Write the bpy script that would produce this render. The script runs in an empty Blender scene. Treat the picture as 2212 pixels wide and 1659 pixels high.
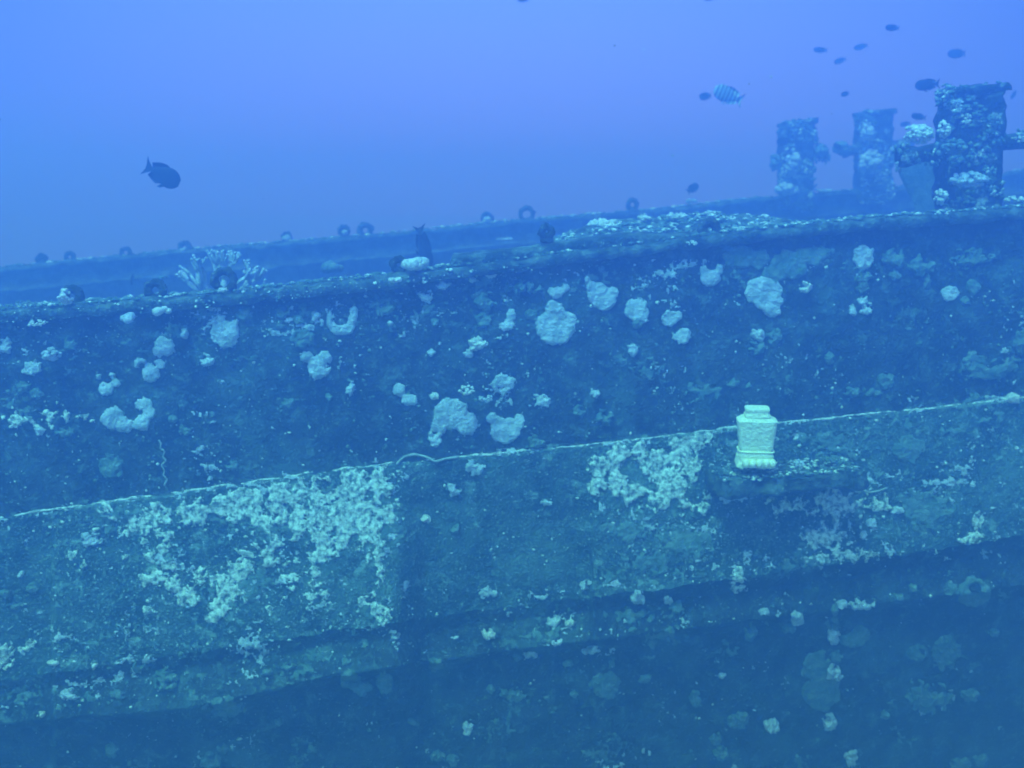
import bpy, bmesh, math, random
import numpy as np
from mathutils import Vector, Matrix, noise, Euler

R = math.radians
sc = bpy.context.scene
col = sc.collection

# ---------------------------------------------------------------- camera
F = 2212.0; CX, CY = 1106.0, 829.5
PITCH = math.atan(414.5/F)
cam_d = bpy.data.cameras.new('camera'); cam = bpy.data.objects.new('camera', cam_d); col.objects.link(cam)
cam_d.sensor_fit = 'HORIZONTAL'; cam_d.sensor_width = 36; cam_d.lens = 36.0
cam_d.clip_start = 0.05; cam_d.clip_end = 500
cam.location = (0, 0, 0); cam.rotation_euler = (math.pi/2-PITCH, 0, 0)
cam_d.dof.use_dof = True; cam_d.dof.focus_distance = 4.6; cam_d.dof.aperture_fstop = 2.1
sc.camera = cam

# ---------------------------------------------------------------- water light (world), sun, exposure
world = bpy.data.worlds.new('World'); sc.world = world; world.use_nodes = True
nt = world.node_tree; nt.nodes.clear()
tc = nt.nodes.new('ShaderNodeTexCoord')
sep = nt.nodes.new('ShaderNodeSeparateXYZ'); nt.links.new(tc.outputs['Generated'], sep.inputs[0])
ramp = nt.nodes.new('ShaderNodeValToRGB')
mr = nt.nodes.new('ShaderNodeMapRange'); mr.inputs['From Min'].default_value = -1; mr.inputs['From Max'].default_value = 1
nt.links.new(sep.outputs['Z'], mr.inputs['Value']); nt.links.new(mr.outputs[0], ramp.inputs[0])
els = ramp.color_ramp.elements
els[0].position = 0.0; els[0].color = (0.001, 0.008, 0.04, 1)
els[1].position = 1.0; els[1].color = (0.40, 0.95, 2.3, 1)
for p, c in ((0.42, (0.006, 0.03, 0.14, 1)), (0.50, (0.21, 0.36, 1.2, 1)), (0.59, (0.128, 0.30, 0.74, 1)), (0.8, (0.22, 0.54, 2.5, 1))):
    e = els.new(p); e.color = c
# the water is brightest straight ahead, dimmer to the sides
dot = nt.nodes.new('ShaderNodeVectorMath'); dot.operation = 'DOT_PRODUCT'
nt.links.new(tc.outputs['Generated'], dot.inputs[0]); dot.inputs[1].default_value = Vector((-0.02, 0.93, 0.36)).normalized()
mr2 = nt.nodes.new('ShaderNodeMapRange'); mr2.inputs['From Min'].default_value = 0.82; mr2.inputs['From Max'].default_value = 0.985
mr2.inputs['To Min'].default_value = 0.0; mr2.inputs['To Max'].default_value = 1.0
nt.links.new(dot.outputs['Value'], mr2.inputs['Value'])
bg = nt.nodes.new('ShaderNodeBackground'); out = nt.nodes.new('ShaderNodeOutputWorld')
tint = nt.nodes.new('ShaderNodeMix'); tint.data_type = 'RGBA'; tint.inputs['A'].default_value = (.26, .33, .53, 1); tint.inputs['B'].default_value = (1.12, 1.12, 1.06, 1)
mul = nt.nodes.new('ShaderNodeVectorMath'); mul.operation = 'MULTIPLY'
nt.links.new(mr2.outputs[0], tint.inputs['Factor']); nt.links.new(tint.outputs['Result'], mul.inputs[0]); nt.links.new(ramp.outputs[0], mul.inputs[1])
nt.links.new(mul.outputs[0], bg.inputs['Color']); nt.links.new(bg.outputs[0], out.inputs[0])

sun_d = bpy.data.lights.new('sun', 'SUN'); sun = bpy.data.objects.new('sun', sun_d); col.objects.link(sun)
sun_d.energy = 5.0; sun_d.angle = R(26); sun_d.color = (0.12, 0.80, 1.0)
sun.rotation_euler = Vector((0.30, 0.45, -1.0)).to_track_quat('-Z', 'Y').to_euler()
sc.view_settings.view_transform = 'Standard'; sc.view_settings.look = 'None'
sc.view_settings.exposure = 0.42; sc.view_settings.gamma = 1.0
sc.render.engine = 'CYCLES'
sc.cycles.volume_bounces = 1

# ---------------------------------------------------------------- helpers
M_SKEW = 0.13
CP, SP = math.cos(PITCH), math.sin(PITCH)
def at(x, y, Y0, m=M_SKEW):
    """point on the upright plane Y = Y0 + m*X seen at picture position x, y"""
    a = (x-CX)/F; b = (CY-y)/F
    dy = CP + b*SP; dz = -SP + b*CP
    t = Y0/(dy - m*a)
    return Vector((a*t, dy*t, dz*t))
def pl(pts):
    xs = [p[0] for p in pts]; ys = [p[1] for p in pts]
    def f(x):
        if x <= xs[0]:
            return ys[0] + (x-xs[0])*(ys[1]-ys[0])/(xs[1]-xs[0])
        if x >= xs[-1]:
            return ys[-1] + (x-xs[-1])*(ys[-1]-ys[-2])/(xs[-1]-xs[-2])
        return float(np.interp(x, xs, ys))
    return f
def tag(o, label=None, cat=None, group=None, kind=None):
    if label: o['label'] = label
    if cat: o['category'] = cat
    if group: o['group'] = group
    if kind: o['kind'] = kind
    return o
def link(o, parent=None):
    col.objects.link(o)
    if parent: o.parent = parent
    return o
def empty(name, loc):
    o = bpy.data.objects.new(name, None); o.location = loc; o.empty_display_size = .1
    return link(o)
def mesh_obj(name, verts, faces, mat, parent=None, origin=None, smooth=True):
    """verts in world coordinates; origin gives the object's base point"""
    if origin is None:
        origin = Vector((0, 0, 0)) if parent else Vector(verts[0])
    pw = Vector((0, 0, 0))
    p = parent
    while p: pw += p.location; p = p.parent
    me = bpy.data.meshes.new(name)
    me.from_pydata([Vector(v)-origin for v in verts], [], faces); me.update()
    if smooth: me.polygons.foreach_set('use_smooth', [True]*len(me.polygons))
    if mat: me.materials.append(mat)
    o = bpy.data.objects.new(name, me); o.location = origin-pw
    return link(o, parent)
def fbm(p, sc_=1.0, oct_=4):
    return noise.fractal(Vector(p)*sc_, 1.0, 2.0, oct_)
class MB:
    def __init__(s): s.v = []; s.f = []
    def add(s, vs, fs):
        b = len(s.v); s.v += [Vector(v) for v in vs]; s.f += [tuple(i+b for i in f) for f in fs]
    def build(s, name, mat, parent=None, origin=None, smooth=True):
        return mesh_obj(name, s.v, s.f, mat, parent, origin, smooth)
_ico = {}
def ico(n):
    if n not in _ico:
        bm = bmesh.new(); bmesh.ops.create_icosphere(bm, subdivisions=n, radius=1)
        bm.verts.ensure_lookup_table()
        _ico[n] = ([v.co.copy() for v in bm.verts], [tuple(v.index for v in f.verts) for f in bm.faces]); bm.free()
    return _ico[n]
def lump(mb, c, r, n=2, amp=.25, fr=1.6, seed=0.0, rot=None):
    vs, fs = ico(n)
    r = Vector((r, r, r)) if not isinstance(r, (tuple, Vector)) else Vector(r)
    outv = []
    for v in vs:
        k = 1 + amp*noise.fractal(v*fr + Vector((seed, seed*.7, -seed)), 1.0, 2.0, 3)
        w = Vector((v.x*r.x*k, v.y*r.y*k, v.z*r.z*k))
        if rot: w = rot @ w
        outv.append(Vector(c)+w)
    mb.add(outv, fs)
def tube(mb, pts, rads, n=8):
    rings = []
    pts = [Vector(p) for p in pts]
    for i, p in enumerate(pts):
        d = (pts[min(i+1, len(pts)-1)]-pts[max(i-1, 0)]).normalized()
        a = d.orthogonal().normalized(); b = d.cross(a)
        rings.append([p + (a*math.cos(t)+b*math.sin(t))*rads[i] for t in [2*math.pi*k/n for k in range(n)]])
    vs = [v for r_ in rings for v in r_]; fs = []
    for i in range(len(pts)-1):
        for k in range(n):
            fs.append((i*n+k, i*n+(k+1) % n, (i+1)*n+(k+1) % n, (i+1)*n+k))
    fs.append(tuple(range(n-1, -1, -1))); fs.append(tuple(range((len(pts)-1)*n, len(pts)*n)))
    mb.add(vs, fs)
def rough_box(mb, c, size, rot, nseg, amp, fr, seed, taper=1.0, flare=None):
    """a box of many faces whose skin is roughened by growth"""
    bm = bmesh.new()
    nx, ny, nz = nseg
    bmesh.ops.create_cube(bm, size=1)
    bmesh.ops.bevel(bm, geom=bm.edges[:], offset=.04, segments=2, affect='EDGES')
    def cut(axis, n):
        for k in range(1, n):
            co = Vector((0, 0, 0)); co[axis] = -.5 + k/n
            no = Vector((0, 0, 0)); no[axis] = 1
            bmesh.ops.bisect_plane(bm, geom=bm.verts[:]+bm.edges[:]+bm.faces[:], plane_co=co, plane_no=no)
    cut(0, nx); cut(1, ny); cut(2, nz)
    bm.normal_update(); bm.verts.ensure_lookup_table()
    vs = []
    for v in bm.verts:
        p = v.co.copy(); k = 1 + (taper-1)*(p.z+.5)
        if flare: k *= flare(p.z+.5)
        q = Vector((p.x*size[0]*k, p.y*size[1]*k, p.z*size[2]))
        q += v.normal*amp*noise.fractal(q*fr+Vector((seed, 0, 0)), 1.0, 2.0, 4)
        vs.append(Vector(c) + rot @ q)
    mb.add(vs, [tuple(w.index for w in f.verts) for f in bm.faces]); bm.free()

# ---------------------------------------------------------------- materials
def material(name, c1, c2, scale=6, rough=.9, bump=.4, bscale=40, specks=None, spk=(.62, .70), spscale=30, patches=None, fine=None, contrast=(.42, .62)):
    m = bpy.data.materials.new(name); m.use_nodes = True; t = m.node_tree; N = t.nodes; L = t.links
    b = N['Principled BSDF']; b.inputs['Roughness'].default_value = rough
    b.inputs['Specular IOR Level'].default_value = .15
    co = N.new('ShaderNodeTexCoord')
    n1 = N.new('ShaderNodeTexNoise'); n1.inputs['Scale'].default_value = scale; n1.inputs['Detail'].default_value = 8; n1.inputs['Roughness'].default_value = .65
    L.new(co.outputs['Object'], n1.inputs['Vector'])
    r = N.new('ShaderNodeValToRGB'); r.color_ramp.elements[0].position = contrast[0]; r.color_ramp.elements[1].position = contrast[1]
    r.color_ramp.elements[0].color = (*c1, 1); r.color_ramp.elements[1].color = (*c2, 1)
    L.new(n1.outputs['Fac'], r.inputs[0]); cur = r.outputs[0]
    if patches:
        n3 = N.new('ShaderNodeTexNoise'); n3.inputs['Scale'].default_value = patches[1]; n3.inputs['Detail'].default_value = 10; n3.inputs['Roughness'].default_value = .7
        L.new(co.outputs['Object'], n3.inputs['Vector'])
        r3 = N.new('ShaderNodeMapRange'); r3.inputs['From Min'].default_value = patches[2]; r3.inputs['From Max'].default_value = patches[3]
        L.new(n3.outputs['Fac'], r3.inputs['Value'])
        mx = N.new('ShaderNodeMix'); mx.data_type = 'RGBA'; mx.inputs['B'].default_value = (*patches[0], 1)
        L.new(r3.outputs[0], mx.inputs['Factor']); L.new(cur, mx.inputs['A']); cur = mx.outputs['Result']
    if fine:
        n4 = N.new('ShaderNodeTexNoise'); n4.inputs['Scale'].default_value = fine[1]; n4.inputs['Detail'].default_value = 7; n4.inputs['Roughness'].default_value = .75; n4.inputs['Distortion'].default_value = .6
        L.new(co.outputs['Object'], n4.inputs['Vector'])
        r4 = N.new('ShaderNodeMapRange'); r4.inputs['From Min'].default_value = fine[2]; r4.inputs['From Max'].default_value = fine[3]
        L.new(n4.outputs['Fac'], r4.inputs['Value'])
        mx = N.new('ShaderNodeMix'); mx.data_type = 'RGBA'; mx.inputs['B'].default_value = (*fine[0], 1)
        L.new(r4.outputs[0], mx.inputs['Factor']); L.new(cur, mx.inputs['A']); cur = mx.outputs['Result']
    if specks:
        n2 = N.new('ShaderNodeTexNoise'); n2.inputs['Scale'].default_value = spscale; n2.inputs['Detail'].default_value = 5; n2.inputs['Roughness'].default_value = .7
        L.new(co.outputs['Object'], n2.inputs['Vector'])
        r2 = N.new('ShaderNodeMapRange'); r2.inputs['From Min'].default_value = spk[0]; r2.inputs['From Max'].default_value = spk[1]
        L.new(n2.outputs['Fac'], r2.inputs['Value'])
        mx = N.new('ShaderNodeMix'); mx.data_type = 'RGBA'; mx.inputs['B'].default_value = (*specks, 1)
        L.new(r2.outputs[0], mx.inputs['Factor']); L.new(cur, mx.inputs['A']); cur = mx.outputs['Result']
    L.new(cur, b.inputs['Base Color'])
    nb = N.new('ShaderNodeTexNoise'); nb.inputs['Scale'].default_value = bscale; nb.inputs['Detail'].default_value = 6
    L.new(co.outputs['Object'], nb.inputs['Vector'])
    bp = N.new('ShaderNodeBump'); bp.inputs['Strength'].default_value = bump; bp.inputs['Distance'].default_value = .02
    L.new(nb.outputs['Fac'], bp.inputs['Height']); L.new(bp.outputs[0], b.inputs['Normal'])
    return m
MAT = {
 'hull': material('encrusted_steel', (.016, .022, .02), (.05, .06, .05), 5, bump=.9, bscale=45, specks=(.20, .25, .20), spk=(.57, .70), spscale=44, patches=((.07, .11, .085), 2.3, .52, .66), fine=((.13, .19, .14), 11, .54, .66)),
 'panel': material('silted_steel', (.02, .045, .036), (.06, .10, .08), 4, bump=.9, bscale=50, specks=(.34, .40, .31), spk=(.54, .68), spscale=58, patches=((.12, .19, .14), 1.6, .50, .66), fine=((.26, .36, .27), 9, .55, .66)),
 'rail': material('encrusted_rail', (.03, .045, .035), (.15, .19, .14), 9, bump=1, bscale=50, specks=(.45, .5, .4), spk=(.62, .70), spscale=36),
 'fitting': material('overgrown_metal', (.02, .028, .024), (.085, .10, .08), 12, bump=1, bscale=50, specks=(.38, .42, .33), spk=(.62, .70), spscale=24),
 'bitt': material('overgrown_bitt_metal', (.022, .03, .026), (.07, .085, .07), 8, bump=1, bscale=40, specks=(.45, .5, .40), spk=(.555, .63), spscale=8),
 'plate': material('plate_coral', (.36, .42, .40), (.64, .68, .66), 12, bump=.7, bscale=70, fine=((.20, .28, .24), 13, .57, .68), specks=(.75, .78, .7), spk=(.60, .70), spscale=40),
 'dim': material('algae_covered_coral', (.09, .15, .11), (.20, .27, .21), 14, bump=.7, bscale=60, specks=(.4, .45, .36), spk=(.6, .7), spscale=34),
 'pale': material('pale_lobe_coral', (.50, .52, .42), (.85, .84, .70), 16, bump=.8, bscale=60),
 'crust': material('crusting_coral', (.07, .11, .09), (.80, .84, .66), 34, bump=.5, bscale=80, contrast=(.38, .56)),
 'stone': material('pale_carved_stone', (.93, .95, .58), (.98, .98, .70), 9, bump=.8, bscale=50, patches=((.40, .52, .32), 7, .58, .72), specks=(.22, .34, .22), spk=(.64, .72), spscale=30),
 'fish': material('dark_fish_skin', (.012, .012, .02), (.025, .025, .035), 20, rough=.6, bump=.1),
 'deck': material('silted_deck', (.05, .07, .06), (.14, .17, .14), 3, bump=.7, bscale=30),
 'sand': material('seabed_sand', (.25, .25, .20), (.38, .37, .30), .6, bump=.6, bscale=3),
 'rope': material('pale_rope', (.3, .34, .28), (.5, .55, .45), 20, bump=.5),
}
def striped():
    m = bpy.data.materials.new('striped_fish_skin'); m.use_nodes = True; N = m.node_tree.nodes; L = m.node_tree.links
    co = N.new('ShaderNodeTexCoord'); s = N.new('ShaderNodeSeparateXYZ'); L.new(co.outputs['Object'], s.inputs[0])
    mu = N.new('ShaderNodeMath'); mu.operation = 'MULTIPLY'; mu.inputs[1].default_value = 150; L.new(s.outputs['X'], mu.inputs[0])
    si = N.new('ShaderNodeMath'); si.operation = 'SINE'; L.new(mu.outputs[0], si.inputs[0])
    r = N.new('ShaderNodeMapRange'); r.inputs['From Min'].default_value = .1; r.inputs['From Max'].default_value = .4; L.new(si.outputs[0], r.inputs[0])
    mx = N.new('ShaderNodeMix'); mx.data_type = 'RGBA'; mx.inputs['A'].default_value = (.05, .06, .08, 1); mx.inputs['B'].default_value = (.42, .50, .45, 1)
    L.new(r.outputs[0], mx.inputs['Factor']); L.new(mx.outputs['Result'], N['Principled BSDF'].inputs['Base Color'])
    return m
MAT['striped'] = striped()

# ---------------------------------------------------------------- lines of the ship (picture positions of its edges)
RAIL = pl([(0, 672), (310, 650), (540, 630), (700, 612), (860, 597), (950, 582), (1123, 562), (1300, 536), (1400, 526), (1560, 505), (1737, 488), (1900, 472), (2212, 450)])
STRAKE = pl([(30, 1113), (700, 1018), (860, 998), (1000, 985), (1260, 962), (1680, 912), (1900, 892), (2130, 868), (2212, 858)])
_CH = pl([(0, 1470), (472, 1402), (977, 1326), (1137, 1306), (1469, 1266), (1918, 1201), (2212, 1158)])
def CHINE(u):
    return _CH(u) + 5*noise.noise(Vector((u*.013, 1, 0))) + 4*noise.noise(Vector((u*.05, 2, 0))) + 2.5*noise.noise(Vector((u*.17, 3, 0)))
LOWER = pl([(0, 1562), (406, 1530), (720, 1458), (1122, 1402), (1469, 1362), (2212, 1262)])
FARTOP = pl([(0, 578), (220, 558), (400, 540), (620, 523), (800, 508), (1050, 483), (1300, 462), (1400, 455), (1600, 432), (1800, 415), (1940, 405), (2160, 378), (2212, 368)])
def sstep(a, b, x):
    t = min(1, max(0, (x-a)/(b-a))); return t*t*(3-2*t)
def tilt(u):
    u = u + 7*noise.noise(Vector((u*.04, 8, 0)))
    # plates of the lower side: two lean outwards, the one between them hangs upright
    a = (.25+.75*sstep(116, 122, u))*(1-sstep(850, 912, u)); b = sstep(1276, 1284, u)
    c = sstep(895, 925, u)*(1-sstep(1240, 1276, u))
    return .02 + .19*a + .13*b - .07*c*(1-.5*sstep(1700, 2100, u))
Y_NEAR = 6.55
def depth(u, v):
    c = RAIL(u)+22; s = STRAKE(u); a = CHINE(u); b = LOWER(u)
    t = tilt(u)
    y1 = Y_NEAR-.10
    L = 1-sstep(1000, 1500, u)
    c1 = (y1+.02-t*.7)*(1-L) + (y1-.03-t+.03)*L; c2 = (y1-.10-t*.3)*(1-L) + (y1-.03-t-.07)*L; c3 = (y1-.02-t*.2)*(1-L) + (y1-t+.03)*L
    ks = [(c, Y_NEAR), (s, y1), (s+4, y1-.03), (a, y1-.03-t), (a+30, c1), (b, c2), (b+12, c3), (b+330, y1+.35-.25*L), (2300, y1+1.9), (4200, y1+3.6)]
    return float(np.interp(v, [k[0] for k in ks], [k[1] for k in ks]))
def surf(u, v): return at(u, v, depth(u, v))
def relief(p):
    return .022*noise.fractal(p*3.1, 1, 2, 5) + .008*noise.fractal(p*18, 1, 2, 3)
def surfd(u, v):
    p = surf(u, v); p.y -= relief(p); return p
def normal(u, v):
    n = (surf(u, v+6)-surf(u, v-6)).cross(surf(u+6, v)-surf(u-6, v)).normalized()
    return n if n.y < 0 else -n

# ---------------------------------------------------------------- the sea bed
mesh_obj('seabed', [(-250, -250, -5.6), (250, -250, -5.6), (250, 250, -5.6), (-250, 250, -5.6)], [(0, 1, 2, 3)], MAT['sand'], origin=Vector((0, 0, -5.6)))['kind'] = 'structure'

# ---------------------------------------------------------------- the wreck
ship = empty('shipwreck', at(1106, 1700, 7.5)+Vector((0, 0, -2.2)))
tag(ship, 'sunken steel ship lying upright with coral crusted side and rail running across the picture', 'shipwreck')

us = list(np.arange(-1500, -60, 30))+list(np.arange(-60, 2280, 6))+list(np.arange(2280, 3700, 30))
def grid_mesh(rows):
    """rows: list of lists of points, one per u"""
    vs = [p for r in rows for p in r]; n = len(rows[0]); fs = []
    for i in range(len(rows)-1):
        for j in range(n-1):
            fs.append((i*n+j, (i+1)*n+j, (i+1)*n+j+1, i*n+j+1))
    return vs, fs
# upper side (bulwark)
rows = []
for u in us:
    c = RAIL(u)+14; s = STRAKE(u)+2
    rows.append([surfd(u, c+(s-c)*k/66) for k in range(67)])
vs, fs = grid_mesh(rows); mesh_obj('bulwark', vs, fs, MAT['hull'], ship)
# plated lower side
rows = []
for u in us:
    s = STRAKE(u)+2; a = CHINE(u)
    rows.append([surfd(u, s+(a-s)*k/60) for k in range(61)])
vs, fs = grid_mesh(rows); mesh_obj('side_plating', vs, fs, MAT['panel'], ship)
rows = []
for u in us:
    a = CHINE(u); b = LOWER(u)
    r_ = [surfd(u, a+(b-a)*k/22) for k in range(23)]
    r_ += [surfd(u, b+(330)*k/50) for k in range(1, 51)]
    r_ += [surfd(u, b+330+(4200-b-330)*k/24) for k in range(1, 25)]
    rows.append(r_)
vs, fs = grid_mesh(rows); mesh_obj('hull_bottom', vs, fs, MAT['hull'], ship)
# rubbing strake: a thin lip standing out of the side
mb = MB(); pts = []; rads = []
for u in np.arange(-1500, 3700, 5):
    p = surf(u, STRAKE(u)); p.y -= .012
    p += Vector((0, -.006*fbm(p, 8), .012*fbm(p, 7)))
    pts.append(p); rads.append(.008+.006*fbm(p, 9))
tube(mb, pts, rads, 7); mb.build('rubbing_strake', MAT['crust'], ship)
# cap rail
rows = []
for u in us:
    o = []
    v = RAIL(u)
    prof = [(v+24, .0), (v+24, -.06), (v+18, -.075), (v+10, -.08), (v+3, -.07), (v, -.05)]
    for vv, dy in prof: o.append(at(u, vv, Y_NEAR+dy))
    top = at(u, v, Y_NEAR-.05)
    for k in range(1, 9):
        q = top + Vector((0, .036*k, .004)); o.append(q)
    o.append(top+Vector((0, .30, -.05))); o.append(top+Vector((0, .30, -.10)))
    o2 = []
    for i, p in enumerate(o):
        k = .020*noise.fractal(p*7, 1, 2, 4) + .007*noise.fractal(p*30, 1, 2, 2)
        o2.append(p+Vector((0, -k*.6, k)))
    rows.append(o2)
vs, fs = grid_mesh(rows); mesh_obj('cap_rail', vs, fs, MAT['rail'], ship)
# second timber on the rail amidships
rows = []
for u in np.arange(968, 1580, 5):
    v = RAIL(u); h = 26*sstep(968, 976, u)*(1-.9*sstep(1330, 1575, u))
    base = at(u, v+2, Y_NEAR+.0); hz = h/F*Y_NEAR
    o = [base, base+Vector((0, -.005, hz*.5)), base+Vector((0, .0, hz)), base+Vector((0, .07, hz+.006)), base+Vector((0, .14, hz+.006)), base+Vector((0, .20, hz)), base+Vector((0, .21, 0))]
    rows.append([p+Vector((0, -.012*fbm(p, 9), .014*fbm(p+Vector((3, 0, 0)), 9))) for p in o])
vs, fs = grid_mesh(rows)
n = len(rows[0]); fs.append(tuple(range(n))); fs.append(tuple(range(len(vs)-1, len(vs)-n-1, -1)))
mesh_obj('rail_timber', vs, fs, MAT['rail'], ship)
# inner face of near bulwark and the deck, following the rail
YF = 12.4
rows = []; rows2 = []; rows3 = []; rows4 = []
for u in np.arange(-1500, 3700, 25):
    t = at(u, RAIL(u)+20, Y_NEAR)
    rows.append([t+Vector((0, .16, -.02)), t+Vector((0, .16, -.6)), t+Vector((0, .16, -1.15))])
    w = YF-Y_NEAR
    rows2.append([t+Vector((0, .1+(w-.1)*k/12, -1.12+.06*math.sin(math.pi*k/12))) for k in range(13)])
vs, fs = grid_mesh(rows); mesh_obj('inner_bulwark', vs, fs, MAT['hull'], ship)
vs, fs = grid_mesh(rows2); mesh_obj('deck', vs, fs, MAT['deck'], ship)
for u in np.arange(-1500, 3700, 9):
    v = FARTOP(u); t = at(u, v, YF)
    o = [t+Vector((0, -.05, -1.6)), t+Vector((0, -.04, -.6)), t+Vector((0, -.03, -.30)), t+Vector((0, -.10, -.285)), t+Vector((0, -.10, -.255)), t+Vector((0, -.02, -.24)), t+Vector((0, -.02, -.07)), t+Vector((0, -.09, -.06)), t+Vector((0, -.09, 0)), t+Vector((0, .1, .008)), t+Vector((0, .2, 0)), t+Vector((0, .2, -.08)), t+Vector((0, .12, -.1)), t+Vector((0, .25, -2.5)), t+Vector((0, -.3, -5.4))]
    rows3.append([p+Vector((0, 0, .025*fbm(p, 5))) if 2 < i < 11 else p for i, p in enumerate(o)])
vs, fs = grid_mesh(rows3); mesh_obj('far_bulwark', vs, fs, MAT['rail'], ship)
# overgrown locker top just inboard of the rail
rows = []
fr = pl([(1185, 528), (1300, 514), (1540, 500), (1760, 486)]); bk = pl([(1185, 527), (1235, 506), (1300, 486), (1400, 477), (1540, 466), (1640, 474), (1700, 484), (1760, 488)])
for u in np.arange(1185, 1761, 7):
    a = at(u, fr(u)+10, 6.85); b = at(u, bk(u), 7.7)
    o = [a+Vector((0, 0, -.9)), a]
    for k in range(1, 12):
        p = a.lerp(b, k/12); p.z += .03*math.sin(math.pi*k/12); o.append(p+Vector((0, 0, .045*fbm(p, 6))))
    o += [b, b+Vector((0, .08, -.2)), b+Vector((0, .08, -.9))]
    rows.append(o)
vs, fs = grid_mesh(rows); mesh_obj('deck_locker', vs, fs, MAT['rail'], ship)
# platform under the statue
mb = MB()
pa = surf(1532, 1016); pb = surf(1832, 992)
mid = (pa+pb)/2; ln = (pb-pa).length; ang = math.atan2(pb.y-pa.y, pb.x-pa.x); slope = math.asin((pb.z-pa.z)/ln)
shelf_rot = Euler((0, -slope, ang)).to_matrix()
rough_box(mb, mid+Vector((0, -.07, -.045)), (ln, .50, .10), shelf_rot, (44, 14, 5), .045, 6, 3.3)
mb.build('platform', MAT['rail'], ship)

# cross bitts
encrust = []
def bitt(xl, xr, ytop, ybot, Y0, seed, arms=(1, 1)):
    a = at((xl+xr)/2, ybot, Y0); b = at((xl+xr)/2, ytop, Y0)
    w = (xr-xl)/F*a.y; h = b.z-a.z+.12
    c = Vector((a.x, a.y, a.z-.12+h/2)); rot = Euler((0, R(-3), R(10))).to_matrix()
    mb = MB()
    rough_box(mb, c, (w*.76, w*.7, h), rot, (12, 12, 30), .03*w/.47, 14, seed)
    root = mb.build('mooring_bitt', MAT['bitt'], ship, origin=a); encrust.append((mb, w/.47, seed))
    m2 = MB(); rough_box(m2, Vector((a.x-.03*w, a.y, b.z-.01)), (w*.84, w*.76, .05), Euler((0, R(-6), R(10))).to_matrix(), (9, 9, 2), .03, 10, seed+2)
    m2.build('cap_plate', MAT['bitt'], root)
    m3 = MB(); zc = a.z + (b.z-a.z)*.55
    pts = []; rads = []
    for k in range(25):
        t = -arms[0]+(arms[0]+arms[1])*k/24; p = Vector((a.x+t*w*1.12, a.y-.02, zc+t*.07))
        pts.append(p); rads.append(w*(.13+.05*fbm(p, 6)+(.03 if k < 2 or k > 22 else 0)))
    tube(m3, pts, rads, 12); m3.build('crosspiece', MAT['bitt'], root); encrust.append((m3, w/.47, seed+1))
    return root
bitt(2014, 2149, 192, 470, 7.0, 1.1, (1, 1.3))
bitt(1676, 1754, 264, 428, 12.3, 4.4, (.6, .72))
bitt(1841, 1921, 243, 410, 12.3, 7.7, (.72, .9))

# upright ring fittings along both rails
def ring(x, y, d, Y0, seed, hole=.45):
    c = at(x, y, Y0); r = d/2/F*c.y
    mb = MB(); n = 22; m = 9; vs = []; fs = []
    ri = r*(1+hole)/2; rt = r*(1-hole)/2
    for i in range(n):
        a = 2*math.pi*i/n
        for j in range(m):
            b = 2*math.pi*j/m
            q = Vector(((ri+rt*math.cos(b))*math.cos(a), rt*1.1*math.sin(b), (ri+rt*math.cos(b))*math.sin(a)))
            q *= 1+.26*noise.fractal(q*(2.2/r)+Vector((seed*3, 0, 0)), 1, 2, 3)
            vs.append(c+q)
    for i in range(n):
        for j in range(m):
            fs.append((i*m+j, i*m+(j+1) % m, ((i+1) % n)*m+(j+1) % m, ((i+1) % n)*m+j))
    mb.add(vs, fs)
    o = mb.build('ring_fitting', MAT['fitting'], ship, origin=c-Vector((0, 0, r)))
    f = MB(); rough_box(f, c-Vector((0, 0, r*1.05)), (r*1.5, r*1.1, r*.5), Matrix.Identity(3), (6, 4, 3), r*.2, 8, seed)
    f.build('foot', MAT['fitting'], o)
    return o
for i, (x, y, d, h) in enumerate([(156, 640, 50, .25), (337, 626, 50, .3), (484, 606, 58, .42), (862, 572, 40, .2), (1181, 500, 36, .12), (1532, 496, 52, .2)]):
    ring(x, y, d, Y_NEAR+.07, i+1.5, h)
for i, (x, y, d, h) in enumerate([(90, 560, 27, .08), (151, 555, 25, .28), (272, 546, 27, .3), (399, 534, 29, .2), (619, 512, 25, .15), (743, 499, 28, .25), (789, 497, 34, .3), (1052, 471, 28, .15), (1138, 463, 38, .42), (1366, 442, 28, .3)]):
    ring(x, y, d, YF+.02, i+20.5, h)

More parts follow.
